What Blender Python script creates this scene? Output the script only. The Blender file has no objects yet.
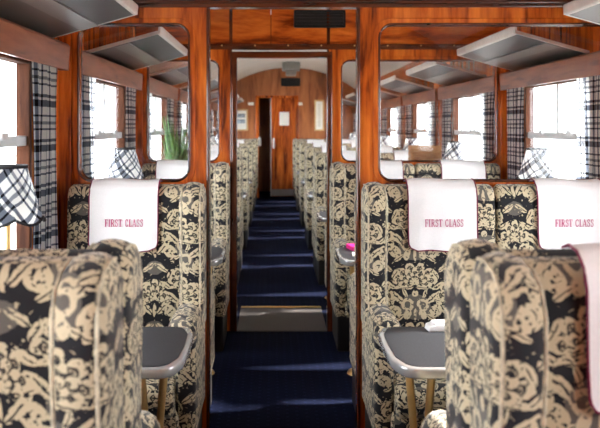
import bpy, bmesh, math, random
from mathutils import Vector, Matrix
random.seed(7)
PI = math.pi
scn = bpy.context.scene
COL = scn.collection

# ------------------------------------------------------------------ camera
cam_d = bpy.data.cameras.new('camera')
cam = bpy.data.objects.new('camera', cam_d)
COL.objects.link(cam)
cam.location = (0, 0, 1.49)
cam.rotation_euler = (PI / 2, 0, 0)
cam_d.sensor_width = 36
cam_d.lens = 44.5
cam_d.shift_x = 0.045
cam_d.shift_y = -0.1467
cam_d.clip_start = 0.05
cam_d.dof.use_dof = True
cam_d.dof.focus_distance = 3.35
cam_d.dof.aperture_fstop = 4.0
scn.camera = cam

# ------------------------------------------------------------------ world, sun, exposure
world = bpy.data.worlds.new('world')
scn.world = world
world.use_nodes = True
wn = world.node_tree.nodes
wn['Background'].inputs[0].default_value = (0.90, 0.95, 1.0, 1)
wn['Background'].inputs[1].default_value = 6.0
sun_d = bpy.data.lights.new('sun_offscreen', 'SUN')
sun_d.energy = 12
sun_d.angle = math.radians(3.0)
sun_d.color = (1.0, 0.93, 0.82)
sun = bpy.data.objects.new('sun_offscreen', sun_d)
COL.objects.link(sun)
sun.location = (8, 2, 8)
sun.rotation_euler = Vector((-0.80, -0.16, -0.60)).to_track_quat('-Z', 'Y').to_euler()
scn.view_settings.view_transform = 'Standard'
scn.view_settings.look = 'None'
scn.view_settings.gamma = 1
scn.view_settings.use_curve_mapping = False
scn.view_settings.exposure = 1.0

# ------------------------------------------------------------------ main dimensions
XL, XR = -1.0, 1.69            # side walls
D0, D1, D2, DE = 1.57, 3.50, 5.41, 15.40   # back-to-back row, partitions, end wall
YR = -0.40                      # unseen rear wall, moved close behind the camera to cut front light
BAY = (DE - D2) / 5
CC, CT, CR = 0.345, 2.70, 2.30  # ceiling arc
def ceil_z(x):
    return CT - (CR - math.sqrt(CR * CR - (x - CC) ** 2))

# ------------------------------------------------------------------ node helper
class X:
    """tiny expression wrapper over shader math nodes"""
    def __init__(s, nt, v): s.nt = nt; s.v = v
    def op(s, o, *a):
        n = s.nt.nodes.new('ShaderNodeMath'); n.operation = o
        for i, q in enumerate((s,) + a):
            q = q.v if isinstance(q, X) else q
            if isinstance(q, (int, float)): n.inputs[i].default_value = q
            else: s.nt.links.new(q, n.inputs[i])
        return X(s.nt, n.outputs[0])
    def __add__(s, o): return s.op('ADD', o)
    def __sub__(s, o): return s.op('SUBTRACT', o)
    def __mul__(s, o): return s.op('MULTIPLY', o)
    def __truediv__(s, o): return s.op('DIVIDE', o)
    def lt(s, o): return s.op('LESS_THAN', o)
    def gt(s, o): return s.op('GREATER_THAN', o)
    def mx(s, o): return s.op('MAXIMUM', o)
    def mn(s, o): return s.op('MINIMUM', o)
    def mod(s, o): return s.op('FLOORED_MODULO', o)
    def abs(s): return s.op('ABSOLUTE')
    def cos(s): return s.op('COSINE')
    def sqrt(s): return s.op('SQRT')
    def floor(s): return s.op('FLOOR')
    def fract(s): return s.op('FRACT')
    def inv(s): return X(s.nt, 1.0).op('SUBTRACT', s) if False else s * -1.0 + 1.0

def new_mat(name):
    m = bpy.data.materials.new(name); m.use_nodes = True
    return m, m.node_tree, m.node_tree.nodes['Principled BSDF']

def setp(b, rough=0.5, metal=0.0, coat=0.0, spec=0.5, sheen=0.0):
    b.inputs['Roughness'].default_value = rough
    b.inputs['Metallic'].default_value = metal
    b.inputs['Coat Weight'].default_value = coat
    b.inputs['Specular IOR Level'].default_value = spec
    b.inputs['Sheen Weight'].default_value = sheen

def plain(name, col, rough=0.5, metal=0.0, coat=0.0, var=0.08, scale=18.0, bump=0.0):
    m, nt, b = new_mat(name)
    setp(b, rough, metal, coat)
    tc = nt.nodes.new('ShaderNodeTexCoord')
    no = nt.nodes.new('ShaderNodeTexNoise'); no.inputs['Scale'].default_value = scale
    no.inputs['Detail'].default_value = 3
    nt.links.new(tc.outputs['Object'], no.inputs['Vector'])
    cr = nt.nodes.new('ShaderNodeValToRGB')
    cr.color_ramp.elements[0].color = tuple(max(0, c * (1 - var)) for c in col) + (1,)
    cr.color_ramp.elements[1].color = tuple(min(1, c * (1 + var)) for c in col) + (1,)
    cr.color_ramp.elements[0].position = 0.3; cr.color_ramp.elements[1].position = 0.7
    nt.links.new(no.outputs['Fac'], cr.inputs[0])
    nt.links.new(cr.outputs[0], b.inputs['Base Color'])
    if bump:
        bp = nt.nodes.new('ShaderNodeBump'); bp.inputs['Strength'].default_value = bump
        bp.inputs['Distance'].default_value = 0.004
        nt.links.new(no.outputs['Fac'], bp.inputs['Height']); nt.links.new(bp.outputs[0], b.inputs['Normal'])
    return m

def wood(name, c0, c1, c2, grain=(9, 9, 0.9), rough=0.22, coat=0.5):
    m, nt, b = new_mat(name)
    setp(b, rough, 0, coat); b.inputs['Coat Roughness'].default_value = 0.12
    tc = nt.nodes.new('ShaderNodeTexCoord')
    mp = nt.nodes.new('ShaderNodeMapping'); mp.inputs['Scale'].default_value = grain
    nt.links.new(tc.outputs['Object'], mp.inputs[0])
    n1 = nt.nodes.new('ShaderNodeTexNoise'); n1.inputs['Scale'].default_value = 1.0
    n1.inputs['Detail'].default_value = 6; n1.inputs['Distortion'].default_value = 1.6
    nt.links.new(mp.outputs[0], n1.inputs['Vector'])
    n2 = nt.nodes.new('ShaderNodeTexNoise'); n2.inputs['Scale'].default_value = 7.0
    n2.inputs['Detail'].default_value = 4
    nt.links.new(mp.outputs[0], n2.inputs['Vector'])
    f = X(nt, n1.outputs['Fac']) * 0.75 + X(nt, n2.outputs['Fac']) * 0.25
    cr = nt.nodes.new('ShaderNodeValToRGB')
    e = cr.color_ramp.elements
    e[0].position = 0.38; e[0].color = c0 + (1,)
    e[1].position = 0.64; e[1].color = c2 + (1,)
    q = e.new(0.485); q.color = c1 + (1,)
    nt.links.new(f.v, cr.inputs[0]); nt.links.new(cr.outputs[0], b.inputs['Base Color'])
    return m

def uv_xy(nt):
    uv = nt.nodes.new('ShaderNodeUVMap'); uv.uv_map = 'UVMap'
    sp = nt.nodes.new('ShaderNodeSeparateXYZ'); nt.links.new(uv.outputs[0], sp.inputs[0])
    return X(nt, sp.outputs[0]), X(nt, sp.outputs[1]), uv

def mix_col(nt, f, a, b):
    n = nt.nodes.new('ShaderNodeMix'); n.data_type = 'RGBA'
    nt.links.new(f.v, n.inputs[0])
    for i, c in ((6, a), (7, b)):
        if isinstance(c, tuple): n.inputs[i].default_value = c + (1,)
        else: nt.links.new(c, n.inputs[i])
    return n.outputs[2]

def damask(name):
    m, nt, b = new_mat(name)
    setp(b, 0.8, 0, 0, 0.25, 0.25)
    u0, v0, uv = uv_xy(nt)
    nz = nt.nodes.new('ShaderNodeTexNoise'); nz.inputs['Scale'].default_value = 38; nz.inputs['Detail'].default_value = 1.5
    nt.links.new(uv.outputs[0], nz.inputs['Vector'])
    sc = nt.nodes.new('ShaderNodeSeparateColor'); nt.links.new(nz.outputs['Color'], sc.inputs[0])
    u = (u0 + (X(nt, sc.outputs[0]) - 0.5) * 0.013) * 1.15 + 0.08
    v = (v0 + (X(nt, sc.outputs[1]) - 0.5) * 0.013) * 1.15 + 0.045
    W, H = 0.36, 0.305
    x = ((u + W / 2).mod(W) - W / 2).abs()
    y = v.mod(H)
    x2 = x * -1.0 + W / 2
    y2 = (v + H / 2).mod(H)
    def ell(x, y, cx, cy, rx, ry, deg=0):
        c, s = math.cos(math.radians(deg)), math.sin(math.radians(deg))
        dx, dy = x - cx, y - cy
        p = (dx * c + dy * s) / rx; q = (dy * c - dx * s) / ry
        return (p * p + q * q).sqrt()
    def ring(x, y, cx, cy, r, w):
        dx, dy = x - cx, y - cy
        return ((dx * dx + dy * dy).sqrt() - r).abs().lt(w)
    def fan(x, y, cx, cy, rx, ry, k, rings):
        dx, dy = (x - cx) / rx, (y - cy) / ry
        r = (dx * dx + dy * dy).sqrt()
        th = dx.op('ARCTAN2', dy)
        fl = (r * rings).floor()
        sc_ = ((th * k + fl * 1.57).cos().abs()) * 0.26 + 0.76
        q = r / sc_
        inside = q.lt(1.0)
        fr = (q * rings).fract()
        line = fr.lt(0.27)
        spoke = (th * k + fl * 1.57).cos().abs().lt(0.27)
        core = r.gt(0.14)
        hole = line.mx(spoke) * core
        return inside * (hole * -0.93 + 1.0)
    def leaf(x, y, cx, cy, rx, ry, deg):
        c, s_ = math.cos(math.radians(deg)), math.sin(math.radians(deg))
        dx, dy = x - cx, y - cy
        p = (dx * c + dy * s_) / rx; q = (dy * c - dx * s_) / ry
        return (p * p + q * q).lt(1.0) * (q.abs().gt(0.16))
    cream = fan(x, y, 0, 0.034, 0.118, 0.105, 5.5, 4) * (y - 0.034 + x * 0.25).gt(-0.012)
    cream = cream.mx(fan(x2, y2, 0, 0.110, 0.072, 0.096, 4.5, 3) * (y2 - 0.110 + x2 * 0.5).gt(-0.014))
    cream = cream.mx(leaf(x, y, 0.052, 0.006, 0.046, 0.012, -8)).mx(leaf(x, y, 0.128, 0.022, 0.034, 0.013, 35))
    for (cx, cy, rx, ry, d) in ((0.040, 0.178, 0.018, 0.028, 20), (0.0, 0.285, 0.016, 0.018, 0), (0.0, 0.176, 0.008, 0.030, 0)):
        cream = cream.mx(ell(x, y, cx, cy, rx, ry, d).lt(1.0))
    for (cx, cy, rx, ry, d) in ((0.092, 0.262, 0.044, 0.016, 40), (0.080, 0.160, 0.030, 0.011, -30), (0.052, 0.284, 0.024, 0.010, 70)):
        cream = cream.mx(leaf(x, y, cx, cy, rx, ry, d))
    for (cx, cy, rx, ry, d) in ((0.042, 0.060, 0.044, 0.016, 50), (0.034, 0.262, 0.036, 0.013, -35), (0.078, 0.232, 0.03, 0.012, 60), (0.066, 0.098, 0.026, 0.010, 20)):
        cream = cream.mx(leaf(x2, y2, cx, cy, rx, ry, d))
    cream = cream.mx(ell(x2, y2, 0.0, 0.045, 0.009, 0.036).lt(1.0))
    cream = cream.mx(ring(x, y, 0.040, 0.226, 0.024, 0.008))
    cream = cream.mx(ring(x, y, 0.106, 0.196, 0.022, 0.0075)).mx(ell(x, y, 0.106, 0.196, 0.008, 0.008).lt(1.0))
    cream = cream.mx(ring(x2, y2, 0.085, 0.035, 0.018, 0.007)).mx(ell(x2, y2, 0.085, 0.035, 0.006, 0.006).lt(1.0))
    nb = nt.nodes.new('ShaderNodeTexNoise'); nb.inputs['Scale'].default_value = 75; nb.inputs['Detail'].default_value = 2
    nt.links.new(uv.outputs[0], nb.inputs['Vector'])
    cream = cream * X(nt, nb.outputs['Fac']).gt(0.40)
    sprig = X(nt, nb.outputs['Fac']).gt(0.67)
    cream = cream.mx(sprig * 0.8)
    grey = ell(x, y, 0, 0.215, 0.080, 0.066).lt(1.0).mx(ell(x2, y2, 0, 0.262, 0.045, 0.035).lt(1.0))
    hatch = ((u0 * 260.0).fract()).lt(0.5)
    grey = grey * (hatch * 0.35 + 0.65)
    n2 = nt.nodes.new('ShaderNodeTexNoise'); n2.inputs['Scale'].default_value = 9; nt.links.new(uv.outputs[0], n2.inputs['Vector'])
    crm = mix_col(nt, X(nt, n2.outputs['Fac']), (0.69, 0.61, 0.43), (0.58, 0.475, 0.30))
    base = mix_col(nt, grey, (0.012, 0.012, 0.016), (0.16, 0.145, 0.125))
    col = mix_col(nt, cream, base, crm)
    nt.links.new(col, b.inputs['Base Color'])
    bp = nt.nodes.new('ShaderNodeBump'); bp.inputs['Strength'].default_value = 0.25; bp.inputs['Distance'].default_value = 0.003
    nt.links.new(cream.v, bp.inputs['Height']); nt.links.new(bp.outputs[0], b.inputs['Normal'])
    return m

def tartan(name):
    m, nt, b = new_mat(name)
    setp(b, 0.85, 0, 0, 0.2, 0.1)
    u, v, uv = uv_xy(nt)
    def band(t):
        q = (t / 0.19).fract()
        big = q.gt(0.06) * q.lt(0.34)
        l1 = (q - 0.56).abs().lt(0.022); l2 = (q - 0.70).abs().lt(0.035); l3 = (q - 0.86).abs().lt(0.022)
        w = (q - 0.24).abs().lt(0.03)
        return (big - w * big).mx(l1).mx(l2 * 0.8).mx(l3)
    s = (band(u) + band(v)) * 0.5
    cr = nt.nodes.new('ShaderNodeValToRGB')
    e = cr.color_ramp.elements
    e[0].position = 0.0; e[0].color = (0.93, 0.94, 0.93, 1)
    e[1].position = 1.0; e[1].color = (0.008, 0.009, 0.014, 1)
    q = e.new(0.5); q.color = (0.20, 0.23, 0.29, 1)
    nt.links.new(s.v, cr.inputs[0]); nt.links.new(cr.outputs[0], b.inputs['Base Color'])
    tr = nt.nodes.new('ShaderNodeBsdfTranslucent'); nt.links.new(cr.outputs[0], tr.inputs[0])
    mx = nt.nodes.new('ShaderNodeMixShader'); mx.inputs[0].default_value = 0.5
    nt.links.new(b.outputs[0], mx.inputs[1]); nt.links.new(tr.outputs[0], mx.inputs[2])
    nt.links.new(mx.outputs[0], nt.nodes['Material Output'].inputs[0])
    return m

def carpet(name):
    m, nt, b = new_mat(name)
    setp(b, 0.95, 0, 0, 0.08, 0.0)
    tc = nt.nodes.new('ShaderNodeTexCoord'); sp = nt.nodes.new('ShaderNodeSeparateXYZ')
    nt.links.new(tc.outputs['Object'], sp.inputs[0])
    x, y = X(nt, sp.outputs[0]), X(nt, sp.outputs[1])
    a = (x / 0.05).fract() - 0.5; c = ((y / 0.05) + ((x / 0.05).floor() * 0.5)).fract() - 0.5
    dot = (a * a + c * c).sqrt().lt(0.17)
    no = nt.nodes.new('ShaderNodeTexNoise'); no.inputs['Scale'].default_value = 160
    nt.links.new(tc.outputs['Object'], no.inputs['Vector'])
    c0 = mix_col(nt, X(nt, no.outputs['Fac']), (0.003, 0.005, 0.018), (0.006, 0.010, 0.036))
    col = mix_col(nt, dot * 0.8, c0, (0.012, 0.018, 0.055))
    nt.links.new(col, b.inputs['Base Color'])
    bp = nt.nodes.new('ShaderNodeBump'); bp.inputs['Strength'].default_value = 0.4; bp.inputs['Distance'].default_value = 0.004
    nt.links.new(no.outputs['Fac'], bp.inputs['Height']); nt.links.new(bp.outputs[0], b.inputs['Normal'])
    return m

def glass(name, tint=(1, 1, 1)):
    m = bpy.data.materials.new(name); m.use_nodes = True
    nt = m.node_tree; nt.nodes.remove(nt.nodes['Principled BSDF'])
    t = nt.nodes.new('ShaderNodeBsdfTransparent'); t.inputs[0].default_value = tint + (1,)
    g = nt.nodes.new('ShaderNodeBsdfGlossy'); g.inputs['Roughness'].default_value = 0.02
    ge = nt.nodes.new('ShaderNodeNewGeometry')
    dp = nt.nodes.new('ShaderNodeVectorMath'); dp.operation = 'DOT_PRODUCT'
    nt.links.new(ge.outputs['Incoming'], dp.inputs[0]); nt.links.new(ge.outputs['Normal'], dp.inputs[1])
    fr = (X(nt, dp.outputs['Value']).abs() * -1.0 + 1.0).op('POWER', 5.0) * 0.96 + 0.04    # Schlick reflectance of one glass face
    mx = nt.nodes.new('ShaderNodeMixShader')
    nt.links.new(fr.v, mx.inputs[0]); nt.links.new(t.outputs[0], mx.inputs[1]); nt.links.new(g.outputs[0], mx.inputs[2])
    nt.links.new(mx.outputs[0], nt.nodes['Material Output'].inputs[0])
    return m

M = {}
M['wood'] = wood('varnished_wood', (0.13, 0.018, 0.003), (0.50, 0.095, 0.010), (0.78, 0.210, 0.026))
M['wood_h'] = wood('varnished_wood_horizontal', (0.17, 0.022, 0.003), (0.50, 0.090, 0.010), (0.74, 0.19, 0.024), grain=(1.6, 9, 7))
M['wood_dark'] = wood('dark_wood', (0.030, 0.007, 0.003), (0.085, 0.018, 0.006), (0.16, 0.036, 0.010), grain=(6, 6, 1.2))
M['wood_dark_h'] = wood('dark_wood_horizontal', (0.030, 0.007, 0.002), (0.085, 0.018, 0.005), (0.14, 0.030, 0.008), grain=(1.2, 6, 8))
M['wood_pelmet'] = wood('pelmet_wood', (0.10, 0.025, 0.009), (0.22, 0.062, 0.024), (0.32, 0.11, 0.05), grain=(8, 1.0, 8), rough=0.35, coat=0.2)
M['frame_wood'] = wood('window_frame_wood', (0.035, 0.012, 0.006), (0.07, 0.024, 0.011), (0.11, 0.04, 0.02), rough=0.7, coat=0)
M['frame_wood'].node_tree.nodes['Principled BSDF'].inputs['Specular IOR Level'].default_value = 0.15
M['wood_light'] = wood('end_wall_wood', (0.22, 0.060, 0.016), (0.36, 0.115, 0.034), (0.48, 0.17, 0.055), grain=(5, 5, 0.7), rough=0.3)
M['wood_crate'] = wood('crate_wood', (0.34, 0.15, 0.055), (0.50, 0.25, 0.10), (0.62, 0.34, 0.15), grain=(2, 9, 9), rough=0.6, coat=0)
M['damask'] = damask('damask_upholstery')
M['tartan'] = tartan('tartan_cloth')
M['carpet'] = carpet('navy_carpet')
M['pane'] = glass('window_glass')
M['cream_cord'] = plain('cream_cord', (0.62, 0.55, 0.40), 0.8, scale=60, var=0.3)
M['white_cloth'] = plain('white_cotton', (0.93, 0.92, 0.93), 0.85, scale=200, var=0.03, bump=0.1)
M['maroon'] = plain('maroon_trim', (0.20, 0.012, 0.055), 0.7)
M['magenta'] = plain('magenta_card', (0.75, 0.01, 0.22), 0.5)
M['lettering'] = plain('maroon_lettering', (0.50, 0.035, 0.17), 0.7)
M['alu'] = plain('aluminium', (0.80, 0.81, 0.82), 0.30, 0.75, scale=30, var=0.05)
M['rim'] = plain('polished_rim', (0.60, 0.61, 0.63), 0.22, 0.6, scale=30, var=0.05)
M['laminate'] = plain('dark_laminate', (0.026, 0.028, 0.034), 0.45, 0, scale=120, var=0.25)
M['laminate'].node_tree.nodes['Principled BSDF'].inputs['Specular IOR Level'].default_value = 0.2
M['brass'] = plain('brass', (0.66, 0.43, 0.17), 0.35, 0.55, scale=40)
M['bronze'] = plain('dark_bronze', (0.10, 0.055, 0.035), 0.4, 0.6)
M['plinth'] = plain('black_plinth', (0.012, 0.011, 0.012), 0.55)
M['rack_grey'] = plain('rack_grey_paint', (0.055, 0.053, 0.050), 0.3, scale=3, var=0.15)
M['rack_blue'] = plain('rack_slate_panel', (0.016, 0.019, 0.026), 0.35, scale=4, var=0.15)
M['rack_pale'] = plain('rack_pale_strip', (0.16, 0.155, 0.148), 0.3, 0.2, scale=4)
M['rack_edge'] = plain('rack_white_edge', (0.72, 0.71, 0.68), 0.35, 0.3)
M['ceiling'] = plain('ceiling_paint', (0.74, 0.72, 0.66), 0.5, scale=2, var=0.05)
M['grille'] = plain('black_grille', (0.006, 0.006, 0.007), 0.45)
M['threshold'] = plain('grey_threshold', (0.065, 0.057, 0.057), 0.6, scale=5, var=0.12)
M['gold'] = plain('gold_strip', (0.80, 0.58, 0.18), 0.3, 0.9)
M['frame_grey'] = plain('window_frame_metal', (0.50, 0.51, 0.52), 0.4, 0.6)
M['lower_wall'] = plain('lower_wall_trim', (0.05, 0.05, 0.06), 0.7)
M['paper'] = plain('white_paper', (0.86, 0.85, 0.80), 0.7, scale=6, var=0.04)
M['print'] = plain('grey_print', (0.30, 0.36, 0.42), 0.6, scale=14, var=0.7)
M['frame_pale'] = wood('pale_frame_wood', (0.50, 0.30, 0.12), (0.62, 0.40, 0.18), (0.72, 0.5, 0.24), rough=0.4, coat=0)
M['lamp_grey'] = plain('lamp_body_grey', (0.26, 0.25, 0.23), 0.4)
M['diffuser'] = plain('lamp_diffuser', (0.75, 0.72, 0.65), 0.4)
M['leaf'] = plain('fern_leaf', (0.06, 0.17, 0.04), 0.5, scale=12, var=0.5)
M['leaf_pale'] = plain('fern_leaf_pale', (0.15, 0.30, 0.09), 0.5, scale=12, var=0.4)
M['pot'] = plain('white_pot', (0.75, 0.75, 0.72), 0.35)
M['soil'] = plain('soil', (0.05, 0.03, 0.02), 0.95, bump=0.4)
M['gravel'] = plain('pale_gravel', (0.55, 0.53, 0.50), 0.9, scale=30, var=0.3, bump=0.3)
M['black_trim'] = plain('black_braid', (0.008, 0.008, 0.011), 0.7)

# ------------------------------------------------------------------ mesh helpers
def NB(): return bmesh.new()

def box(bm, x0, x1, y0, y1, z0, z1):
    vs = [bm.verts.new(p) for p in ((x0, y0, z0), (x1, y0, z0), (x1, y1, z0), (x0, y1, z0), (x0, y0, z1), (x1, y0, z1), (x1, y1, z1), (x0, y1, z1))]
    for f in ((0, 3, 2, 1), (4, 5, 6, 7), (0, 1, 5, 4), (1, 2, 6, 5), (2, 3, 7, 6), (3, 0, 4, 7)):
        bm.faces.new([vs[i] for i in f])
    return bm

def prism(bm, pts, a0, a1, axis='x'):
    """extrude a 2-D outline. axis x: pts are (y,z); axis y: (x,z); axis z: (x,y)"""
    def mk(p, a):
        return {'x': (a, p[0], p[1]), 'y': (p[0], a, p[1]), 'z': (p[0], p[1], a)}[axis]
    A = [bm.verts.new(mk(p, a0)) for p in pts]; B = [bm.verts.new(mk(p, a1)) for p in pts]
    n = len(pts)
    bm.faces.new(A[::-1]); bm.faces.new(B)
    for i in range(n):
        bm.faces.new((A[i], A[(i + 1) % n], B[(i + 1) % n], B[i]))
    return bm

def tube(bm, path, r, n=8, closed=False):
    path = [Vector(p) for p in path]
    rings = []
    for i, p in enumerate(path):
        if closed: t = path[(i + 1) % len(path)] - path[i - 1]
        else: t = path[min(i + 1, len(path) - 1)] - path[max(i - 1, 0)]
        t.normalize()
        up = Vector((0, 0, 1)) if abs(t.z) < 0.9 else Vector((1, 0, 0))
        a = t.cross(up).normalized(); b = t.cross(a)
        rr = r[i] if isinstance(r, (list, tuple)) else r
        rings.append([bm.verts.new(p + (a * math.cos(2 * PI * k / n) + b * math.sin(2 * PI * k / n)) * rr) for k in range(n)])
    m = len(rings)
    for i in range(m if closed else m - 1):
        R, S = rings[i], rings[(i + 1) % m]
        for k in range(n):
            bm.faces.new((R[k], R[(k + 1) % n], S[(k + 1) % n], S[k]))
    if not closed:
        bm.faces.new(rings[0][::-1]); bm.faces.new(rings[-1])
    return bm

def lathe(bm, prof, n=20, cx=0, cy=0):
    rings = [[bm.verts.new((cx + r * math.cos(2 * PI * k / n), cy + r * math.sin(2 * PI * k / n), z)) for k in range(n)] for r, z in prof]
    for R, S in zip(rings, rings[1:]):
        for k in range(n):
            bm.faces.new((R[k], R[(k + 1) % n], S[(k + 1) % n], S[k]))
    if prof[0][0] > 1e-4: bm.faces.new(rings[0][::-1])
    if prof[-1][0] > 1e-4: bm.faces.new(rings[-1])
    return bm

def rrect(x0, x1, z0, z1, r, n=6):
    pts = []
    for cx, cz, a in ((x1 - r, z1 - r, 0), (x0 + r, z1 - r, 90), (x0 + r, z0 + r, 180), (x1 - r, z0 + r, 270)):
        for i in range(n + 1):
            t = math.radians(a + 90 * i / n)
            pts.append((cx + r * math.cos(t), cz + r * math.sin(t)))
    return pts

def plate_hole(bm, outer, inner, y0, y1):
    """plate in the xz plane between y0 and y1 with one hole"""
    es = []
    for loop in (outer, inner):
        vs = [bm.verts.new((p[0], y0, p[1])) for p in loop]
        es += [bm.edges.new((vs[i], vs[(i + 1) % len(vs)])) for i in range(len(vs))]
    r = bmesh.ops.triangle_fill(bm, use_beauty=True, use_dissolve=False, edges=es)
    fs = [g for g in r['geom'] if isinstance(g, bmesh.types.BMFace)]
    e = bmesh.ops.extrude_face_region(bm, geom=fs)
    vs = [g for g in e['geom'] if isinstance(g, bmesh.types.BMVert)]
    bmesh.ops.translate(bm, verts=vs, vec=(0, y1 - y0, 0))
    return bm

def box_uv(bm, off=(0, 0)):
    L = bm.loops.layers.uv.new('UVMap')
    for f in bm.faces:
        n = f.normal
        ax, ay, az = abs(n.x), abs(n.y), abs(n.z)
        for l in f.loops:
            c = l.vert.co
            if ay >= ax and ay >= az: q = (c.x, c.z)
            elif ax >= az: q = (c.y + 0.11, c.z)
            else: q = (c.x, c.y + 0.05)
            l[L].uv = (q[0] + off[0], q[1] + off[1])

def obj(name, bm, mat, parent=None, bevel=0.0, seg=2, smooth=False, uv=False, loc=None, angle=0.6, uvoff=(0, 0)):
    bmesh.ops.recalc_face_normals(bm, faces=bm.faces)
    if bevel:
        bm.normal_update()
        es = [e for e in bm.edges if len(e.link_faces) == 2 and e.calc_face_angle(0) > angle]
        bmesh.ops.bevel(bm, geom=es, offset=bevel, segments=seg, profile=0.5, affect='EDGES', clamp_overlap=True)
    bm.normal_update()
    if uv: box_uv(bm, uvoff)
    if smooth:
        for f in bm.faces: f.smooth = True
    me = bpy.data.meshes.new(name); bm.to_mesh(me); bm.free()
    if smooth:
        try: me.set_sharp_from_angle(angle=math.radians(50))
        except Exception: pass
    o = bpy.data.objects.new(name, me)
    COL.objects.link(o)
    me.materials.append(M[mat])
    if parent: o.parent = parent
    if loc: o.location = loc
    return o

def tag(o, label, cat=None, group=None, kind=None):
    o['label'] = label
    if cat: o['category'] = cat
    if group: o['group'] = group
    if kind: o['kind'] = kind
    return o

def thing(name, label, cat, loc=(0, 0, 0), rz=0, group=None, kind=None):
    o = bpy.data.objects.new(name, None); COL.objects.link(o)
    o.empty_display_size = 0.1
    o.location = loc; o.rotation_euler = (0, 0, rz)
    return tag(o, label, cat, group, kind)

def copy_tree(o, parent=None):
    c = o.copy(); COL.objects.link(c); c.parent = parent
    for ch in list(o.children): copy_tree(ch, c)
    return c

# ------------------------------------------------------------------ room shell
o = obj('floor', box(NB(), XL - .1, XR + .1, YR, DE + 1.6, -0.06, 0), 'carpet')
tag(o, 'navy blue patterned carpet running down the carriage aisle', 'carpet', kind='structure')

bm = NB()
pts = []
for i in range(33):
    x = XL - .12 + (XR - XL + .24) * i / 32
    pts.append((x, ceil_z(min(max(x, XL - .1), XR + .1))))
prism(bm, pts + [(p[0], p[1] + .05) for p in reversed(pts)], YR - .05, DE + 1.6, 'y')
o = obj('ceiling', bm, 'ceiling', smooth=True)
tag(o, 'cream arched carriage ceiling', 'ceiling', kind='structure')

o = obj('ground', box(NB(), -60, 60, -50, 70, -1.3, -1.2), 'gravel')
tag(o, 'pale gravel ground outside the carriage windows', 'ground', kind='structure')

# bays along the carriage: (start, end)
bays = [(-0.36, D0), (D0, D1), (D1, D2)] + [(D2 + k * BAY, D2 + (k + 1) * BAY) for k in range(5)]
WZ0, WZ1 = 0.86, 1.77
def win_range(b): return b[0] + 0.40, b[1] - 0.46
TH = 0.045
def side_wall(name, x_in, sgn, label):
    # sgn -1: wall stands to the left of x_in, +1: to the right
    xa, xb = sorted((x_in, x_in + sgn * TH))
    root = thing(name, label, 'wall', kind='structure')
    bm = NB()
    box(bm, xa, xb, YR, DE + 1.6, 0.0, WZ0)
    box(bm, xa, xb, YR, DE + 1.6, WZ1, 2.30)
    edges = [YR] + [q for b in bays for q in win_range(b)] + [DE + 1.6]
    for i in range(0, len(edges), 2):
        box(bm, xa, xb, edges[i], edges[i + 1], WZ0 - .001, WZ1 + .001)
    obj('wall_panel', bm, 'wood', root)
    # dark trimmed lower wall
    xc, xd = sorted((x_in, x_in - sgn * 0.012))
    obj('lower_lining', box(NB(), xc, xd, YR, DE, 0.0, 0.62), 'lower_wall', root)
    return root
wall_left = side_wall('wall_left', XL, -1, 'varnished wood carriage side wall beside the single seats')
wall_right = side_wall('wall_right', XR, 1, 'varnished wood carriage side wall beside the paired seats')

wi = 0
def window(b, x_in, sgn, label):
    global wi; wi += 1
    y0, y1 = win_range(b)
    root = thing('window_%d' % wi, label, 'window', kind='structure')
    xm = x_in + sgn * 0.025
    bm = NB()
    w = 0.028
    xa, xb = sorted((x_in - sgn * 0.012, x_in + sgn * TH))
    for (a, c, p, q) in ((y0, y0 + w, WZ0, WZ1), (y1 - w, y1, WZ0, WZ1), (y0, y1, WZ0, WZ0 + w), (y0, y1, WZ1 - w, WZ1)):
        box(bm, xa, xb, a, c, p, q)
    obj('frame', bm, 'frame_wood', root, bevel=.004)
    obj('transom', box(NB(), *sorted((x_in, x_in + sgn * .04)), y0 + w, y1 - w, 1.41, 1.45), 'frame_grey', root, bevel=.004)
    ym = (y0 + y1) / 2
    obj('mullion', box(NB(), *sorted((x_in + sgn * .005, x_in + sgn * .038)), ym - .016, ym + .016, 1.45, WZ1 - w), 'frame_grey', root, bevel=.004)
    for s in (-1, 1):
        obj('catch', box(NB(), *sorted((x_in - sgn * .02, x_in + sgn * .01)), ym + s * .22 - .03, ym + s * .22 + .03, 1.435, 1.465), 'frame_grey', root, bevel=.005)
    px = sorted((xm - .002, xm + .002))
    obj('pane', box(NB(), px[0], px[1], y0 + w, y1 - w, WZ0 + w, 1.412), 'pane', root)
    for a, c in ((y0 + w, ym), (ym, y1 - w)):
        obj('pane', box(NB(), px[0], px[1], a, c, 1.445, WZ1 - w), 'pane', root)
    obj('sill', box(NB(), *sorted((x_in - sgn * .035, x_in + sgn * .01)), y0 - .02, y1 + .02, WZ0 - .03, WZ0 + .004), 'wood_pelmet', root, bevel=.006)
    return root
bay_words = ['bay facing away from the partitions', 'bay before the wide-windowed partition', 'bay between the two glazed partitions',
             'first saloon bay past the doorway', 'second saloon bay past the doorway', 'third saloon bay past the doorway', 'fourth saloon bay past the doorway', 'last saloon bay by the end wall']
for k, b in enumerate(bays):
    window(b, XL, -1, 'sliding-vent carriage window on single-seat side, ' + bay_words[k])
    window(b, XR, 1, 'sliding-vent carriage window on paired-seat side, ' + bay_words[k])

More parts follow.
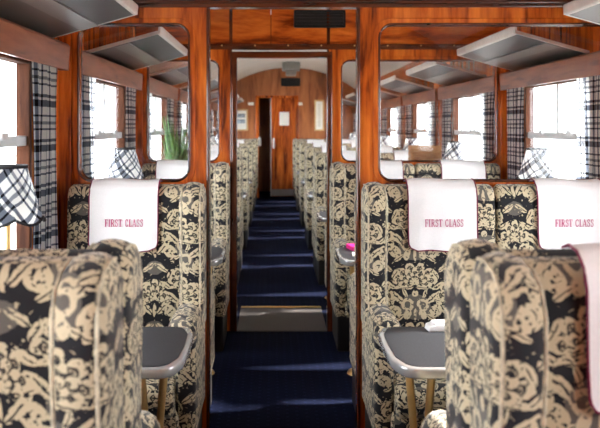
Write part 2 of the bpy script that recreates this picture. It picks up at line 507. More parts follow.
# ------------------------------------------------------------------ partitions
WB, WT = 1.232, 1.968
def partition(name, y, doorway, label):
    root = thing(name, label, 'partition', kind='structure')
    t = 0.022
    ya, yb = y - t, y + t
    oL, oR = -0.306, 0.402
    for (x0, x1, w0, w1) in ((XL, oL, -0.912, -0.392), (oR, XR, 0.497, 1.628)):
        bm = NB()
        plate_hole(bm, [(x0, 0), (x1, 0), (x1, 2.045), (x0, 2.045)], rrect(w0, w1, WB, WT, .065), ya, yb)
        obj('panel', bm, 'wood', root, smooth=False)
        # bead round the glass
        fr = obj('window_frame', tube(NB(), [(p[0], ya - .002, p[1]) for p in rrect(w0, w1, WB, WT, .065, 8)], .0065, 8, True), 'wood_dark', root, smooth=True)
        obj('window_frame', tube(NB(), [(p[0], yb + .002, p[1]) for p in rrect(w0, w1, WB, WT, .065, 8)], .0065, 8, True), 'wood_dark', root, smooth=True)
        bm = NB()
        plate_hole(bm, rrect(w0 - .028, w1 + .028, WB - .028, WT + .028, .085), rrect(w0, w1, WB, WT, .065), ya - .006, ya + .002)
        obj('window_surround', bm, 'wood', root, bevel=.0025, seg=1)
        obj('pane', prism(NB(), rrect(w0 - .004, w1 + .004, WB - .004, WT + .004, .065), y - .003, y + .003, 'y'), 'pane', root)
        # narrow ledge under the glass
        obj('ledge', box(NB(), w0 + .03, w1 - .03, ya - .016, ya + .002, WB - .022, WB - .006), 'wood', root, bevel=.004)
    for x0, x1 in ((XL, -.945), (1.652, XR)):
        obj('corner_post', box(NB(), x0, x1, ya - .012, yb + .012, 0, 2.045), 'wood', root, bevel=.004)
    # edging beads of the opening
    for x, s in ((oL, 1), (oR, -1)):
        obj('edge_bead', box(NB(), *sorted((x - s * .006, x + s * .009)), ya - .012, yb + .012, 0, 2.045), 'wood_dark', root, bevel=.006)
    # skirting next to seats
    # head rail across the whole width
    bm = NB()
    box(bm, XL, XR, ya - .014, yb + .014, 2.045, 2.085)
    box(bm, XL, XR, ya - .024, yb + .024, 2.062, 2.125 if not doorway else 2.082)
    obj('head_rail', bm, 'wood_dark_h', root, bevel=.005)
    for xs in [XL + .15 + i * .24 for i in range(11)]:
        obj('screw', lathe(NB(), [(.0, .0), (.006, .0), (.005, .003), (0, .004)], 10), 'brass', root).matrix_local = Matrix.Translation((xs, ya - .0235, 2.1 if not doorway else 2.072)) @ Matrix.Rotation(PI / 2, 4, 'X')
    # panels up to the arched ceiling
    cuts = [XL, oL, -0.015, oR, XR] if doorway else [XL, oL, oR, XR]
    for a, c in zip(cuts, cuts[1:]):
        n = 10
        top = [(a + .003 + (c - a - .006) * i / n) for i in range(n + 1)]
        outl = [(a + .003, 2.07), (c - .003, 2.07)] + [(x, ceil_z(x) + .01) for x in reversed(top)]
        obj('upper_panel', prism(NB(), outl, ya, yb, 'y'), 'wood_h', root)
        obj('joint_strip', box(NB(), c - .006, c + .006, ya + .006, yb - .006, 2.07, 2.3), 'wood_dark', root) if c < XR else None
    if doorway:
        for x in (oL, oR):
            obj('cover_strip', box(NB(), x - .012, x + .012, ya - .006, ya + .002, 2.08, ceil_z(x)), 'wood_dark', root, bevel=.003)
        # architrave of the doorway
        for x0, x1 in ((-0.300, -0.262), (0.392, 0.430)):
            obj('architrave', box(NB(), x0, x1, ya - .02, yb + .02, 0, 2.0), 'wood_dark', root, bevel=.007)
        obj('architrave', box(NB(), -0.300, 0.430, ya - .02, yb + .02, 1.985, 2.03), 'wood_dark_h', root, bevel=.007)
    return root
part1 = partition('wall_partition', D1, False, 'orange varnished wood partition with large rounded windows and wide opening')
part2 = partition('wall_doorway', D2, True, 'orange varnished wood partition with framed doorway and black vent above')

# hooks on the ledge of the wide-windowed partition
def hook(root, x, y):
    bm = NB()
    box(bm, -.022, .022, -.012, .0, -.012, .012)
    lathe(bm, [(0, .010), (.010, .010), (.012, .018), (.008, .024), (0, .025)], 10, -.010, -.010)
    lathe(bm, [(0, .010), (.010, .010), (.012, .018), (.008, .024), (0, .025)], 10, .010, -.010)
    obj('coat_hook', bm, 'bronze', root, loc=(x, y - .034, WB - .012))
for x in (-0.68, 0.755, 1.32):
    hook(part1, x, D1)
    hook(part2, x, D2)

# vent grille above the doorway
vent = thing('vent_grille', 'black slatted vent grille set in the panel above the doorway', 'vent', (0.339, D2 - .022, 2.267))
bm = NB(); plate_hole(bm, rrect(-.187, .187, -.064, .064, .008, 2), rrect(-.172, .172, -.050, .050, .004, 2), -.014, .004)
obj('frame', bm, 'grille', vent)
obj('backing', box(NB(), -.175, .175, -.003, .002, -.052, .052), 'grille', vent)
sl0 = None
for r in range(4):
    z = -.036 + r * .024
    o = obj('slat', box(NB(), -.174, .174, -.011, -.003, z - .004, z + .004), 'plinth', vent)
for c in range(9):
    xx = -.14 + c * .035
    obj('fin', box(NB(), xx - .002, xx + .002, -.009, -.003, -.05, .05), 'plinth', vent)
# threshold in the doorway
th = thing('trim_1', 'grey threshold plate with gold edge strip in the doorway floor', 'threshold', (0, 0, 0), kind='structure')
obj('plate', box(NB(), -0.262, 0.392, D2 - .04, 6.06, 0.0, 0.008), 'threshold', th)
obj('edge_strip', box(NB(), -0.262, 0.392, 6.055, 6.085, 0.0, 0.014), 'gold', th, bevel=.004)

# ------------------------------------------------------------------ end wall of the saloon
endw = thing('wall_end', 'warm brown wooden end wall of the saloon under arched ceiling', 'wall', kind='structure')
dL, dR, dT = -0.31, 0.50, 2.09
for a, c, zb in ((XL, dL, 0), (dL, dR, dT), (dR, XR, 0)):
    n = 12
    outl = [(a, zb), (c, zb)] + [(c + (a - c) * i / n, ceil_z(c + (a - c) * i / n) + .01) for i in range(n + 1)]
    obj('panel', prism(NB(), outl, DE, DE + .05, 'y'), 'wood_light', endw)
for x0, x1, z0, z1 in ((dL - .05, dL + .02, 0, dT + .03), (dR - .02, dR + .03, 0, dT + .03), (dL - .05, dR + .03, dT - .02, dT + .03)):
    obj('door_frame', box(NB(), x0, x1, DE - .02, DE + .06, z0, z1), 'wood', endw, bevel=.006)
d = thing('door_1', 'sliding wooden end door standing part open with a white notice', 'door', (0, DE + .09, 0), kind='structure')
obj('leaf', box(NB(), -.04, dR + .35, -.02, .02, 0.02, 2.12), 'wood', d, bevel=.004)
obj('edge_strip', box(NB(), -.055, -.035, -.025, .025, 0.02, 2.12), 'alu', d)
obj('handle', box(NB(), .00, .03, -.06, -.018, 1.02, 1.24), 'alu', d, bevel=.008)
obj('kick_plate', box(NB(), -.03, dR + .3, -.026, -.018, 0.03, .17), 'frame_grey', d)
obj('notice', box(NB(), .135, .335, -.024, -.019, 1.50, 1.78), 'paper', d)
tag(obj('wall_rear', box(NB(), XL - .07, XR + .07, YR - .06, YR, 0, 2.75), 'wood'), 'unseen wooden rear wall of the carriage, set close to cut front light', 'wall', kind='structure')
tag(obj('wall_vestibule', box(NB(), XL - .07, XR + .07, DE + 1.5, DE + 1.56, 0, 2.75), 'wood_light'), 'dark vestibule wall beyond the half open end door', 'wall', kind='structure')
bm = NB(); box(bm, -.03, .03, -.05, 0, -.08, .08); box(bm, -.02, .02, -.06, -.045, -.03, .10)
tag(obj('door_latch_box', bm, 'paper', loc=(-.28, DE - .02, 1.16), bevel=.006), 'white latch box on the end door jamb', 'latch')
for x, lab in ((-.46, 'small white sign on end wall beside the picture with grey print'), (.55, 'small white sign on end wall beside the cream picture')):
    t = thing('wall_sign', lab, 'sign', (x, DE - .012, 1.95), group='small signs on the end wall')
    obj('plate', box(NB(), -.06, .06, 0, .012, -.03, .03), 'paper', t)
def picture(x0, x1, z0, z1, label, img):
    t = thing('framed_picture', label, 'picture', ((x0 + x1) / 2, DE - .026, (z0 + z1) / 2))
    w, h = (x1 - x0) / 2, (z1 - z0) / 2
    bm = NB(); plate_hole(bm, [(-w, -h), (w, -h), (w, h), (-w, h)], [(-w + .03, -h + .03), (w - .03, -h + .03), (w - .03, h - .03), (-w + .03, h - .03)], 0, .026)
    obj('frame', bm, 'frame_pale', t)
    obj('mount', box(NB(), -w + .028, w - .028, .012, .022, -h + .028, h - .028), 'paper', t)
    if img:
        for z in (-.07, .05): obj('print', box(NB(), -w + .09, w - .06, .009, .013, z, z + .08), 'print', t)
    else:
        obj('print', box(NB(), -w + .07, w - .07, .009, .013, -h + .08, h - .08), 'diffuser', t)
picture(-.84, -.52, 1.39, 1.84, 'pale framed picture with grey print on the end wall', True)
picture(.86, 1.06, 1.39, 2.03, 'tall pale framed cream picture on the end wall', False)
v2 = thing('end_vent', 'black vent grille above the end door', 'vent', (0.365, DE, 2.40))
bm = NB(); plate_hole(bm, rrect(-.20, .20, -.085, .085, .01, 2), rrect(-.18, .18, -.065, .065, .006, 2), -.02, .004); obj('frame', bm, 'grille', v2)
obj('backing', box(NB(), -.185, .185, -.006, .002, -.07, .07), 'grille', v2)
for r in range(4): obj('slat', box(NB(), -.182, .182, -.016, -.005, -.05 + r * .03, -.04 + r * .03), 'plinth', v2)
cl = thing('ceiling_fixture', 'grey boxy ceiling fixture hanging near the saloon end wall', 'ceiling fixture', (CC, 14.2, 0))
zt = CT
obj('body', box(NB(), -.17, .17, -.25, .25, zt - .15, zt + .005), 'lamp_grey', cl, bevel=.02)
obj('lens', box(NB(), -.10, .10, -.18, .18, zt - .25, zt - .145), 'lamp_grey', cl, bevel=.02)

# ------------------------------------------------------------------ pelmets and luggage racks
def pelmet(b, x_in, sgn, label):
    o0, o1 = b[0] + .06, b[1] - .10
    t = thing('pelmet', label, 'pelmet', (x_in, 0, 0), group='wooden pelmets over the windows')
    f = lambda a: -sgn * a
    bm = NB(); prism(bm, [(0, 1.866), (f(.058), 1.866), (f(.066), 1.855), (f(.060), 1.745), (f(.048), 1.745), (f(.052), 1.848), (0, 1.848)], o0, o1, 'y')
    obj('board', bm, 'wood_pelmet', t)
    obj('end_cap', prism(NB(), [(0, 1.866), (f(.058), 1.866), (f(.066), 1.855), (f(.060), 1.745), (0, 1.745)], o1, o1 + .012, 'y'), 'wood_pelmet', t)
    obj('end_cap', prism(NB(), [(0, 1.866), (f(.058), 1.866), (f(.066), 1.855), (f(.060), 1.745), (0, 1.745)], o0 - .012, o0, 'y'), 'wood_pelmet', t)

rack_cache = {}
def rack(y0, y1, x_in, sgn, label):
    """sloping luggage rack: low at the wall, rising to the aisle edge"""
    t = thing('luggage_rack', label, 'luggage rack', (x_in, y0, 0), group='luggage racks over the windows')
    L = y1 - y0
    key = (round(L, 3), sgn)
    if key in rack_cache:
        for ch in rack_cache[key].children:
            c = ch.copy(); COL.objects.link(c); c.parent = t
        return t
    rack_cache[key] = t
    f = lambda a: -sgn * a
    def P(a, dz=0): return (f(a), 1.888 + a * 0.28 + dz)       # surface line wall -> aisle
    def slab(a0, a1, d0, d1): return [P(a0, d0), P(a1, d0), P(a1, d1), P(a0, d1)]
    obj('wall_panel', prism(NB(), slab(.0, .15, -.012, .0), .012, L - .012, 'y'), 'rack_grey', t)
    obj('centre_strip', prism(NB(), slab(.15, .225, -.018, .0), .012, L - .012, 'y'), 'rack_pale', t)
    obj('slate_panel', prism(NB(), slab(.225, .385, -.012, .0), .012, L - .012, 'y'), 'rack_blue', t)
    obj('front_rail', prism(NB(), [P(.382, -.016), P(.397, -.013), P(.402, .022), P(.395, .034), P(.387, .022)], 0, L, 'y'), 'rack_edge', t, bevel=.004)
    for ya in (0, L - .014):
        obj('end_trim', prism(NB(), slab(0, .398, -.014, .004), ya, ya + .014, 'y'), 'rack_edge', t)
    return t
side_word = {-1: 'over the single seats', 1: 'over the paired seats'}
for k, b in enumerate(bays):
    if k < 1: continue
    for x_in, sgn in ((XL, -1), (XR, 1)):
        pelmet(b, x_in, sgn, 'wooden curtain pelmet ' + side_word[sgn] + ', ' + bay_words[k])
        y0, y1 = (b[0] + .46, b[1] - .20)
        rack(y0, y1, x_in, sgn, 'grey sloping luggage rack ' + side_word[sgn] + ', ' + bay_words[k])

# ------------------------------------------------------------------ curtains
def curtain_mesh(seed, w=0.345, h0=0.80, h1=1.845):
    rnd = random.Random(seed)
    bm = NB(); L = bm.loops.layers.uv.new('UVMap')
    nu, nv = 48, 14
    ph = rnd.random() * 6
    V = []
    for j in range(nv + 1):
        t = j / nv; z = h0 + (h1 - h0) * t
        pinch = 1.0 - 0.16 * math.sin(PI * min(1, (1 - t) * 1.0))
        row = []
        for i in range(nu + 1):
            s = i / nu
            amp = 0.0125 + 0.003 * math.sin(3 * s * PI + ph)
            x = amp * math.sin(s * 4 * 2 * PI + ph + 0.5 * math.sin(t * 3 + ph)) + .004 * math.sin(t * 5 + s * 9)
            y = (s - .5) * w * pinch + 0.012 * math.cos(s * 8 * PI + ph) * (1 - .3 * t)
            row.append(bm.verts.new((x, y, z)))
        V.append(row)
    for j in range(nv):
        for i in range(nu):
            f = bm.faces.new((V[j][i], V[j][i + 1], V[j + 1][i + 1], V[j + 1][i]))
            for l, (a, c) in zip(f.loops, ((i, j), (i + 1, j), (i + 1, j + 1), (i, j + 1))):
                l[L].uv = (a / nu * w * 1.7, (c / nv) * (h1 - h0))
    bmesh.ops.solidify(bm, geom=list(bm.faces), thickness=.003)
    return bm
cms = []
for s in range(3):
    o = obj('tartan_curtain', curtain_mesh(s), 'tartan', smooth=True)
    cms.append(o.data); bpy.data.objects.remove(o)
ci = 0
for k, b in enumerate(bays):
    if k < 1: continue
    y0, y1 = win_range(b)
    for x_in, sgn, sw in ((XL, -1, 'single-seat side'), (XR, 1, 'paired-seat side')):
        for e, yy in enumerate((y0 - .02, y1 + .150)):
            if k == 1 and (e == 0 or sgn == 1) : continue
            o = bpy.data.objects.new('tartan_curtain', cms[ci % 3]); ci += 1
            COL.objects.link(o)
            o.location = (x_in - sgn * .0255, yy, 0)
            short = ['', 'bay before wide-windowed partition', 'bay between the partitions', 'first saloon bay', 'second saloon bay', 'third saloon bay', 'fourth saloon bay', 'last saloon bay'][k]
            tag(o, 'black and white tartan curtain, %s, %s, %s' % (sw, short, ('doorway end', 'end-wall end')[e] if k > 2 else ('wide-windowed partition end', 'doorway partition end')[e] if k > 1 else 'partition end'), 'curtain', 'tartan window curtains')

# ------------------------------------------------------------------ seats
def arc(cx, cz, r, a0, a1, n):
    return [(cx + r * math.cos(math.radians(a0 + (a1 - a0) * i / n)), cz + r * math.sin(math.radians(a0 + (a1 - a0) * i / n))) for i in range(n + 1)]
HW = 0.302
def make_seat(side):
    """wing seat facing -Y, back plane at y = 0; side gives the side of the wing (0: none)"""
    t = thing('wing_seat', '', 'seat')
    # plinth
    obj('plinth', box(NB(), -HW + .02, HW - .02, -.47, -.02, 0, .235), 'plinth', t, bevel=.01)
    obj('base', box(NB(), -HW + .07, HW - .07, -.50, -.03, .225, .335), 'damask', t, bevel=.02, seg=3, smooth=True, uv=True)
    # seat cushion with crowned top
    bm = NB()
    prism(bm, [(-.10, .32), (-.515, .32), (-.535, .35), (-.535, .41), (-.51, .445), (-.40, .462), (-.20, .458), (-.10, .44)], -HW + .085, HW - .085, 'x')
    obj('seat_cushion', bm, 'damask', t, bevel=.028, seg=3, smooth=True, uv=True, uvoff=(.03, .12))
    # backrest: padded slab, slightly reclined
    bm = NB()
    prism(bm, [(0, .36), (0, 1.17), (-.012, 1.205), (-.045, 1.222), (-.085, 1.215), (-.112, 1.185), (-.122, 1.12), (-.135, .80), (-.15, .45), (-.15, .36)], -HW + (.03 if side < 0 else .002), HW - (.03 if side > 0 else .002), 'x')
    obj('backrest', bm, 'damask', t, bevel=.022, seg=3, smooth=True, uv=True, angle=1.2)
    prof = [(0, .56), (0, 1.165), (-.015, 1.208), (-.05, 1.232), (-.10, 1.236), (-.160, 1.224), (-.205, 1.194), (-.228, 1.14), (-.230, 1.05), (-.218, .95), (-.208, .85), (-.212, .76), (-.240, .69), (-.26, .64), (-.26, .56)]
    armp = [(-.02, .22), (-.47, .22), (-.475, .45), (-.485, .60), (-.46, .665), (-.30, .685), (-.20, .685), (-.02, .66)]
    for s in (-1, 1):
        x0, x1 = sorted((s * HW, s * (HW - .105)))
        bm = NB(); prism(bm, prof, x0, x1, 'x')
        w = None if s != side else obj('wing', bm, 'damask', t, bevel=.046, seg=5, smooth=True, uv=True, angle=1.0, uvoff=(.05 * s, .05))
        # piping along the front inner and outer edge of the wing
        for xx in ((s * (HW - .013), s * (HW - .092)) if w else ()):
            pth = []
            for i in range(3, 13):
                t_ = Vector((prof[i + 1][0] - prof[i - 1][0], prof[i + 1][1] - prof[i - 1][1])).normalized()
                pth.append((xx, prof[i][0] + t_.y * -.013, prof[i][1] - t_.x * -.013))
            obj('piping', tube(NB(), pth, .0042, 6), 'cream_cord', w, smooth=True)
        # arm: side panel with a rolled top and a scrolled front
        x0, x1 = sorted((s * (HW - .005), s * (HW - .085)))
        bm = NB(); prism(bm, armp, x0, x1, 'x')
        a = obj('armrest', bm, 'damask', t, bevel=.024, seg=3, smooth=True, uv=True, angle=1.0, uvoff=(.1, .2))
        xc = s * (HW - .060)
        bm = NB()
        pa = [(xc, -.10, .66), (xc, -.30, .662), (xc, -.42, .655), (xc, -.475, .645), (xc, -.500, .640), (xc, -.512, .638)]
        tube(bm, pa, [.052, .056, .060, .060, .050, .026], 16)
        obj('arm_roll', bm, 'damask', a, smooth=True, uv=True, uvoff=(.02, .07))
    return t
protos = {q: make_seat(q) for q in (1, -1, 0)}
used = {1: False, -1: False, 0: False}
def seat(x, y, facing, side, label, group, sx=1.0):
    o = protos[side] if not used[side] else copy_tree(protos[side])
    used[side] = True
    o.location = (x, y + (-.001 if facing < 0 else .001), 0)
    o.rotation_euler = (0, 0, 0 if facing < 0 else PI)
    o.scale = (sx, 1, 1)
    o['label'] = label; o['group'] = group
    return o

# antimacassar, local frame of a seat facing -Y
LET = {
 'F': ([('b', .10, .26, 0, 1), ('b', .02, .34, 0, .05), ('b', .02, .60, .94, 1), ('b', .54, .60, .78, 1), ('b', .2, .46, .48, .54), ('b', .42, .47, .40, .62)], .66),
 'I': ([('b', .10, .26, 0, 1), ('b', .0, .36, 0, .05), ('b', .0, .36, .95, 1)], .38),
 'R': ([('b', .10, .26, 0, 1), ('b', .02, .34, 0, .05), ('b', .02, .30, .95, 1), ('s', [(.26, .97), (.42, .96), (.52, .88), (.54, .75), (.52, .60), (.42, .52), (.26, .50)], .09), ('s', [(.34, .52), (.62, .03)], .13), ('b', .52, .74, 0, .05)], .76),
 'S': ([('s', [(.46, .74), (.44, .88), (.34, .96), (.20, .95), (.10, .86), (.10, .72), (.20, .60), (.36, .50), (.46, .38), (.46, .20), (.36, .06), (.20, .04), (.09, .12), (.06, .28)], .09), ('b', .44, .48, .70, .98), ('b', .04, .08, .02, .30)], .60),
 'T': ([('b', .24, .40, 0, 1), ('b', .14, .50, 0, .05), ('b', .0, .64, .94, 1), ('b', .0, .05, .76, 1), ('b', .59, .64, .76, 1)], .68),
 'C': ([('s', [(.56, .76), (.52, .90), (.40, .97), (.24, .93), (.13, .78), (.09, .5), (.13, .22), (.24, .07), (.40, .03), (.52, .10), (.58, .26)], .10), ('b', .55, .59, .70, .98)], .68),
 'L': ([('b', .10, .26, 0, 1), ('b', .02, .36, .95, 1), ('b', .02, .58, 0, .06), ('b', .53, .58, 0, .24)], .62),
 'A': ([('s', [(.06, .02), (.36, 1.0)], .06), ('s', [(.34, 1.0), (.62, .02)], .14), ('b', .16, .52, .30, .36), ('b', .0, .18, 0, .05), ('b', .48, .74, 0, .05)], .76)}
def lettering(text, width, y, zc, x0):
    bm = NB()
    adv = []; X0 = 0
    for ch in text:
        if ch == ' ': X0 += .42; continue
        adv.append((ch, X0)); X0 += LET[ch][1] + .05
    sc = width / X0; hs = sc * 1.35
    def quad(pts):
        vs = [bm.verts.new((x0 + p[0] * sc - width / 2, y, zc + (p[1] - .5) * hs)) for p in pts]
        bm.faces.new(vs)
    for ch, ox in adv:
        for e in LET[ch][0]:
            if e[0] == 'b':
                _, a, c, p, q = e
                quad([(ox + a, p), (ox + c, p), (ox + c, q), (ox + a, q)])
            else:
                P, w = e[1], e[2]
                for (a, c) in zip(P, P[1:]):
                    dx, dz = c[0] - a[0], c[1] - a[1]; l = math.hypot(dx, dz)
                    nx, nz = -dz / l * w / 2, dx / l * w / 2
                    ex, ez = dx / l * .02, dz / l * .02
                    quad([(ox + a[0] - ex - nx, a[1] - ez - nz), (ox + c[0] + ex - nx, c[1] + ez - nz), (ox + c[0] + ex + nx, c[1] + ez + nz), (ox + a[0] - ex + nx, a[1] - ez + nz)])
    r = bmesh.ops.extrude_face_region(bm, geom=list(bm.faces))
    bmesh.ops.translate(bm, verts=[g for g in r['geom'] if isinstance(g, bmesh.types.BMVert)], vec=(0, -.0012, 0))
    return bm

def make_antimacassar():
    t = thing('antimacassar', '', 'headrest cover')
    hw = .155
    path = [(-.012, 1.235), (-.045, 1.246), (-.085, 1.240), (-.118, 1.212), (-.134, 1.17), (-.138, 1.10), (-.142, 1.02), (-.149, .97), (-.152, .93)]
    # denser
    P = []
    for a, c in zip(path, path[1:]):
        for k in range(3): P.append((a[0] + (c[0] - a[0]) * k / 3, a[1] + (c[1] - a[1]) * k / 3))
    P.append(path[-1])
    bm = NB(); nx = 14
    rows = []
    for j, (yy, zz) in enumerate(P):
        drop = max(0, .97 - zz)                       # rounded lower corners
        hwj = hw - (.04 - math.sqrt(max(0, .04 ** 2 - drop ** 2)) if drop < .04 else .036)
        rows.append([bm.verts.new(((-1 + 2 * i / nx) * hwj, yy - .004 * math.sin(i * 1.3 + j * .25) * (j / len(P)), zz + .004 * math.sin(i * .45))) for i in range(nx + 1)])
    for R, S in zip(rows, rows[1:]):
        for i in range(nx): bm.faces.new((R[i], S[i], S[i + 1], R[i + 1]))
    edge = [v.co.copy() for v in [r[0] for r in rows] + rows[-1][1:-1] + [r[-1] for r in reversed(rows)]]
    bmesh.ops.recalc_face_normals(bm, faces=bm.faces)
    bmesh.ops.solidify(bm, geom=list(bm.faces), thickness=.003)
    cl = obj('cloth', bm, 'white_cloth', t, smooth=True)
    obj('piping', tube(NB(), edge, .0030, 6), 'maroon', t, smooth=True)
    obj('lettering', lettering('FIRST CLASS', .175, -.1475, 1.055, 0.005), 'lettering', t)
    return t
aproto = make_antimacassar(); aused = [False]
def antimacassar(x, y, label, rz=0.0):
    o = aproto if not aused[0] else copy_tree(aproto)
    aused[0] = True
    o.location = (x, y, 0); o.rotation_euler = (0, rz, 0)
    o['label'] = label; o['group'] = 'white headrest covers'
    return o

SX = {'single': -.622, 'aisle': .708, 'window': 1.316}
word = {'single': 'single damask wing seat', 'aisle': 'aisle seat of damask wing pair', 'window': 'window seat of damask wing pair'}
nth = ['first', 'second', 'third', 'fourth', 'last']
rows = [(D0, -1, 'facing away from both glazed partitions', 'A'), (D0, 1, 'facing the wide-windowed partition across a table', 'B'),
        (D1 - .03, -1, 'standing against the wide-windowed partition', 'P'), (D1 + .03, 1, 'backing onto rear of the wide-windowed partition', 'C'),
        (D2 - .045, -1, 'standing against the doorway partition', 'D'), (D2 + .045, 1, 'in saloon, backing onto the doorway partition', 'E')]
for k in range(1, 5):
    rows.append((D2 + k * BAY, -1, '%s saloon bay past the doorway, facing the doorway' % nth[k - 1], 'S%d' % k))
    rows.append((D2 + k * BAY, 1, '%s saloon bay past the doorway, facing the end wall' % nth[k], 'T%d' % k))
rows.append((DE - .03, -1, 'standing against the saloon end wall', 'Z'))
gname = {'single': 'single wing seats along one side', 'aisle': 'aisle seats of the paired wing seats', 'window': 'window seats of the paired wing seats'}
for (y, f, desc, code) in rows:
    for c in ('single', 'aisle', 'window'):
        sx = 1.0
        x = SX[c]
        if c == 'single': sx = 1.04
        seat(x, y, f, {'single': -f, 'aisle': f, 'window': 0}[c], word[c] + ', ' + desc, gname[c], sx)
        if f < 0 and code != 'Z':
            w2 = {'single': 'on single seat', 'aisle': 'on aisle seat of pair', 'window': 'on window seat of pair'}[c]
            if code == 'A': w2 += ' facing away from partitions'
            elif code == 'P': w2 += ' against the wide-windowed partition'
            elif code == 'D': w2 += ' against the doorway partition'
            else: w2 += ' in %s saloon bay' % nth[int(code[1]) - 1]
            off = {'single': -.05, 'aisle': .055, 'window': .03}[c]
            rz = {'single': .02, 'aisle': -.012, 'window': .0}[c] if code == 'P' else 0
            if code == 'A' and c == 'single': off = -.16
            antimacassar(x + off, y, 'white piped headrest cover lettered FIRST CLASS, ' + w2, 0)

# ------------------------------------------------------------------ tables
def make_table(length, sgn):
    """top runs from the wall (x=0) towards the aisle by length; sgn gives the direction"""
    t = thing('saloon_table', '', 'table')
    hw = .250
    def outl(d):
        L = length - d; h = hw - d
        pts = [(0, -h), (0, h)]
        pts += [(L - .10, h)] + [(L - .075 + .055 * math.sin(math.radians(a)), h - .055 + .055 * math.cos(math.radians(a))) for a in (0, 22, 45, 67)]
        pts += [(L - .004, h - .10), (L, 0), (L - .004, -h + .10)]
        pts += [(L - .075 + .055 * math.sin(math.radians(a)), -h + .055 - .055 * math.cos(math.radians(a))) for a in (67, 45, 22, 0)] + [(L - .10, -h)]
        return [(p[0] * sgn, p[1]) for p in pts]
    obj('rim', prism(NB(), outl(0), .688, .722, 'z'), 'rim', t, bevel=.006, seg=2, smooth=True, angle=1.0)
    obj('table_top', prism(NB(), outl(.018), .719, .7245, 'z'), 'laminate', t)
    lx = (length - .13) * sgn
    for a in (-1, 1):
        obj('leg', tube(NB(), [(lx + a * .045, 0, .69), (lx + a * .012, 0, .28), (lx + a * .010, 0, .0)], [.015, .012, .012], 10), 'brass', t, smooth=True)
    obj('foot', lathe(NB(), [(.0, .0), (.07, .0), (.06, .015), (.03, .03), (0, .03)], 16, lx, 0), 'brass', t, smooth=True)
    obj('wall_bracket', box(NB(), *sorted((0, .03 * sgn)), -.2, .2, .60, .69), 'alu', t)
    return t
tabs = {-1: make_table(.695, 1), 1: make_table(1.29, -1)}
tused = {-1: False, 1: False}
def table(yc, sgn, label):
    o = tabs[sgn] if not tused[sgn] else copy_tree(tabs[sgn])
    tused[sgn] = True
    o.location = (XL + .014 if sgn < 0 else XR - .014, yc, 0)
    o['label'] = label; o['group'] = 'grey tables with metal rims'
    return o
for k, b in enumerate(bays):
    if k < 1: continue
    yc = (b[0] + b[1]) / 2 + (.06 if k == 1 else 0.02)
    table(yc, -1, 'short grey metal-rimmed table at the single seats, ' + bay_words[k])
    table(yc, 1, 'long grey metal-rimmed table at the paired seats, ' + bay_words[k])

# ------------------------------------------------------------------ table lamps
def make_lamp():
    t = thing('table_lamp', '', 'lamp')
    obj('base', lathe(NB(), [(0, 0), (.055, 0), (.055, .010), (.035, .020), (.014, .03), (0, .03)], 24), 'brass', t, smooth=True)
    obj('stem', lathe(NB(), [(.009, .02), (.009, .16), (.015, .18), (.009, .20), (.009, .50)], 14), 'brass', t, smooth=True)
    # shade: empire cone with a scalloped hem
    bm = NB(); L = bm.loops.layers.uv.new('UVMap')
    n, m = 48, 8
    V = []
    for j in range(m + 1):
        q = j / m
        row = []
        for i in range(n):
            a = 2 * PI * i / n
            hem = -.020 * abs(math.sin(a * 3)) * (1 - q) ** 2
            r = .116 + (.060 - .116) * (q ** .85)
            row.append(bm.verts.new((r * math.cos(a), r * math.sin(a), .468 + .165 * q + hem)))
        V.append(row)
    for j in range(m):
        for i in range(n):
            f = bm.faces.new((V[j][i], V[j][(i + 1) % n], V[j + 1][(i + 1) % n], V[j + 1][i]))
            for l, (a, c) in zip(f.loops, ((i, j), (i + 1, j), (i + 1, j + 1), (i, j + 1))):
                uu, vv = a / n * .62, c / m * .18
                l[L].uv = (uu * .8 + vv * .6, vv * .8 - uu * .6)
    hemp = [v.co.copy() for v in V[0]]; topp = [v.co.copy() for v in V[-1]]
    bmesh.ops.solidify(bm, geom=list(bm.faces), thickness=.002)
    sh = obj('lamp_shade', bm, 'tartan', t, smooth=True)
    obj('trim', tube(NB(), hemp, .005, 6, True), 'black_trim', sh, smooth=True)
    obj('trim', tube(NB(), topp, .006, 6, True), 'black_trim', sh, smooth=True)
    bm = NB()
    for a in (0, 120, 240):
        r = math.radians(a); tube(bm, [(0, 0, .60), (.06 * math.cos(r), .06 * math.sin(r), .628)], .0025, 6)
    tube(bm, [(0, 0, .48), (0, 0, .61)], .006, 8)
    obj('shade_carrier', bm, 'brass', t)
    return t
lproto = make_lamp(); lused = [False]
def lamp(x, y, label):
    o = lproto if not lused[0] else copy_tree(lproto)
    lused[0] = True
    o.location = (x, y, .7235); o['label'] = label; o['group'] = 'tartan table lamps'
def bay_y(k): return (bays[k][0] + bays[k][1]) / 2
lamp(-.872, 2.44, 'table lamp with tartan shade on short table before the wide-windowed partition')
lamp(-.872, 4.36, 'table lamp with tartan shade on short table between the partitions')
lamp(1.555, 4.36, 'table lamp with tartan shade on long table between the partitions')
for k in range(4, 8):
    lamp(-.872, bay_y(k) - .1, 'table lamp with tartan shade on short table, ' + bay_words[k])
for k in range(3, 8):
    lamp(1.555, bay_y(k) - .1, 'table lamp with tartan shade on long table, ' + bay_words[k])

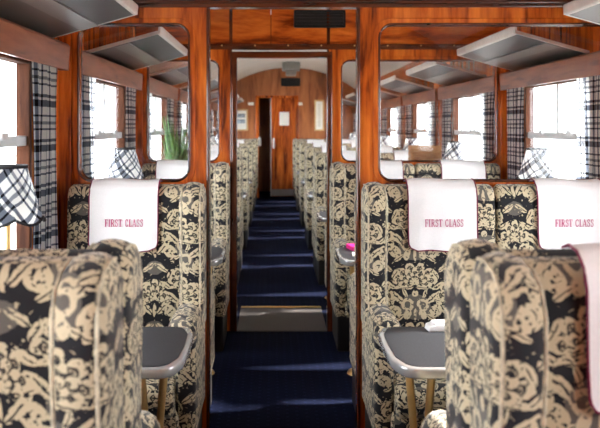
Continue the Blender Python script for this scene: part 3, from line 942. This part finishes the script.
# ------------------------------------------------------------------ plant in the first saloon bay
pl = thing('potted_fern', 'green fern with long arching fronds in a white pot on table', 'plant', (-.85, 6.42, .7245))
obj('pot', lathe(NB(), [(0, 0), (.07, 0), (.10, .17), (.105, .18), (.092, .18), (.085, .15), (0, .15)], 24), 'pot', pl, smooth=True)
obj('soil', lathe(NB(), [(0, .155), (.086, .155), (0, .162)], 16), 'soil', pl)
rnd = random.Random(3)
for i in range(80):
    bm = NB()
    a = rnd.random() * 2 * PI
    ln = rnd.uniform(.45, .82); lean = rnd.uniform(.08, .42)
    if math.cos(a) < -.2: lean = min(lean, .14)
    w = rnd.uniform(.010, .020)
    n = 7; prev = None
    side = Vector((-math.sin(a), math.cos(a), 0))
    for j in range(n + 1):
        q = j / n
        p = Vector((math.cos(a), math.sin(a), 0)) * (.03 + lean * q ** 1.6 * .62) + Vector((0, 0, .15 + ln * (q - .32 * lean / .38 * q * q)))
        ww = w * math.sin(PI * (.12 + .86 * q)) + .001
        cur = (bm.verts.new(p - side * ww), bm.verts.new(p + Vector((0, 0, -.006))), bm.verts.new(p + side * ww))
        if prev:
            bm.faces.new((prev[0], prev[1], cur[1], cur[0])); bm.faces.new((prev[1], prev[2], cur[2], cur[1]))
        prev = cur
    bmesh.ops.solidify(bm, geom=list(bm.faces), thickness=.0015)
    obj('frond', bm, 'leaf' if i % 3 else 'leaf_pale', pl, smooth=True)

# ------------------------------------------------------------------ crate on the seat backs
cr = thing('wooden_crate', 'pale wooden open crate resting on seat backs behind the doorway partition', 'crate', (1.13, 5.525, 1.2225))
for z in (.0, .042, .084):
    for y in (-.058, .050):
        obj('slat', box(NB(), -.112, .112, y, y + .008, z, z + .038), 'wood_crate', cr)
    for x in (-.112, .104):
        obj('slat', box(NB(), x, x + .008, -.050, .050, z, z + .038), 'wood_crate', cr)
obj('bottom', box(NB(), -.105, .105, -.05, .05, 0, .008), 'wood_crate', cr)
for x in (-.105, .091):
    for y in (-.05, .036):
        obj('corner_post', box(NB(), x, x + .014, y, y + .014, .005, .122), 'wood_crate', cr)

# ------------------------------------------------------------------ small things on tables
tz = .7245
bk = thing('menu_booklet', 'magenta booklet lying on long table between the partitions', 'booklet', (.56, 4.62, tz), .2)
obj('cover', box(NB(), -.09, .09, -.065, .065, 0, .026), 'magenta', bk, bevel=.002)
obj('pages', box(NB(), -.087, .092, -.062, .062, .003, .022), 'paper', bk)
mc = thing('menu_card', 'white card lying near the rim of long table between the partitions', 'card', (.56, 4.40, tz), -.1)
obj('sheet', box(NB(), -.09, .09, -.06, .06, 0, .004), 'paper', mc)
obj('fold', box(NB(), -.088, .088, -.058, .050, .004, .007), 'paper', mc)
np_ = thing('folded_napkin', 'folded white napkin on long table before the wide-windowed partition', 'napkin', (.66, 2.79, tz), .1)
obj('cloth', prism(NB(), [(-.085, 0), (.085, 0), (.080, .020), (.05, .027), (-.05, .027), (-.080, .020)], -.03, .03, 'y'), 'white_cloth', np_, bevel=.004, smooth=True)
obj('fold', prism(NB(), [(-.07, .024), (.06, .024), (.05, .034), (-.06, .034)], -.026, .020, 'y'), 'white_cloth', np_, bevel=.003, smooth=True)
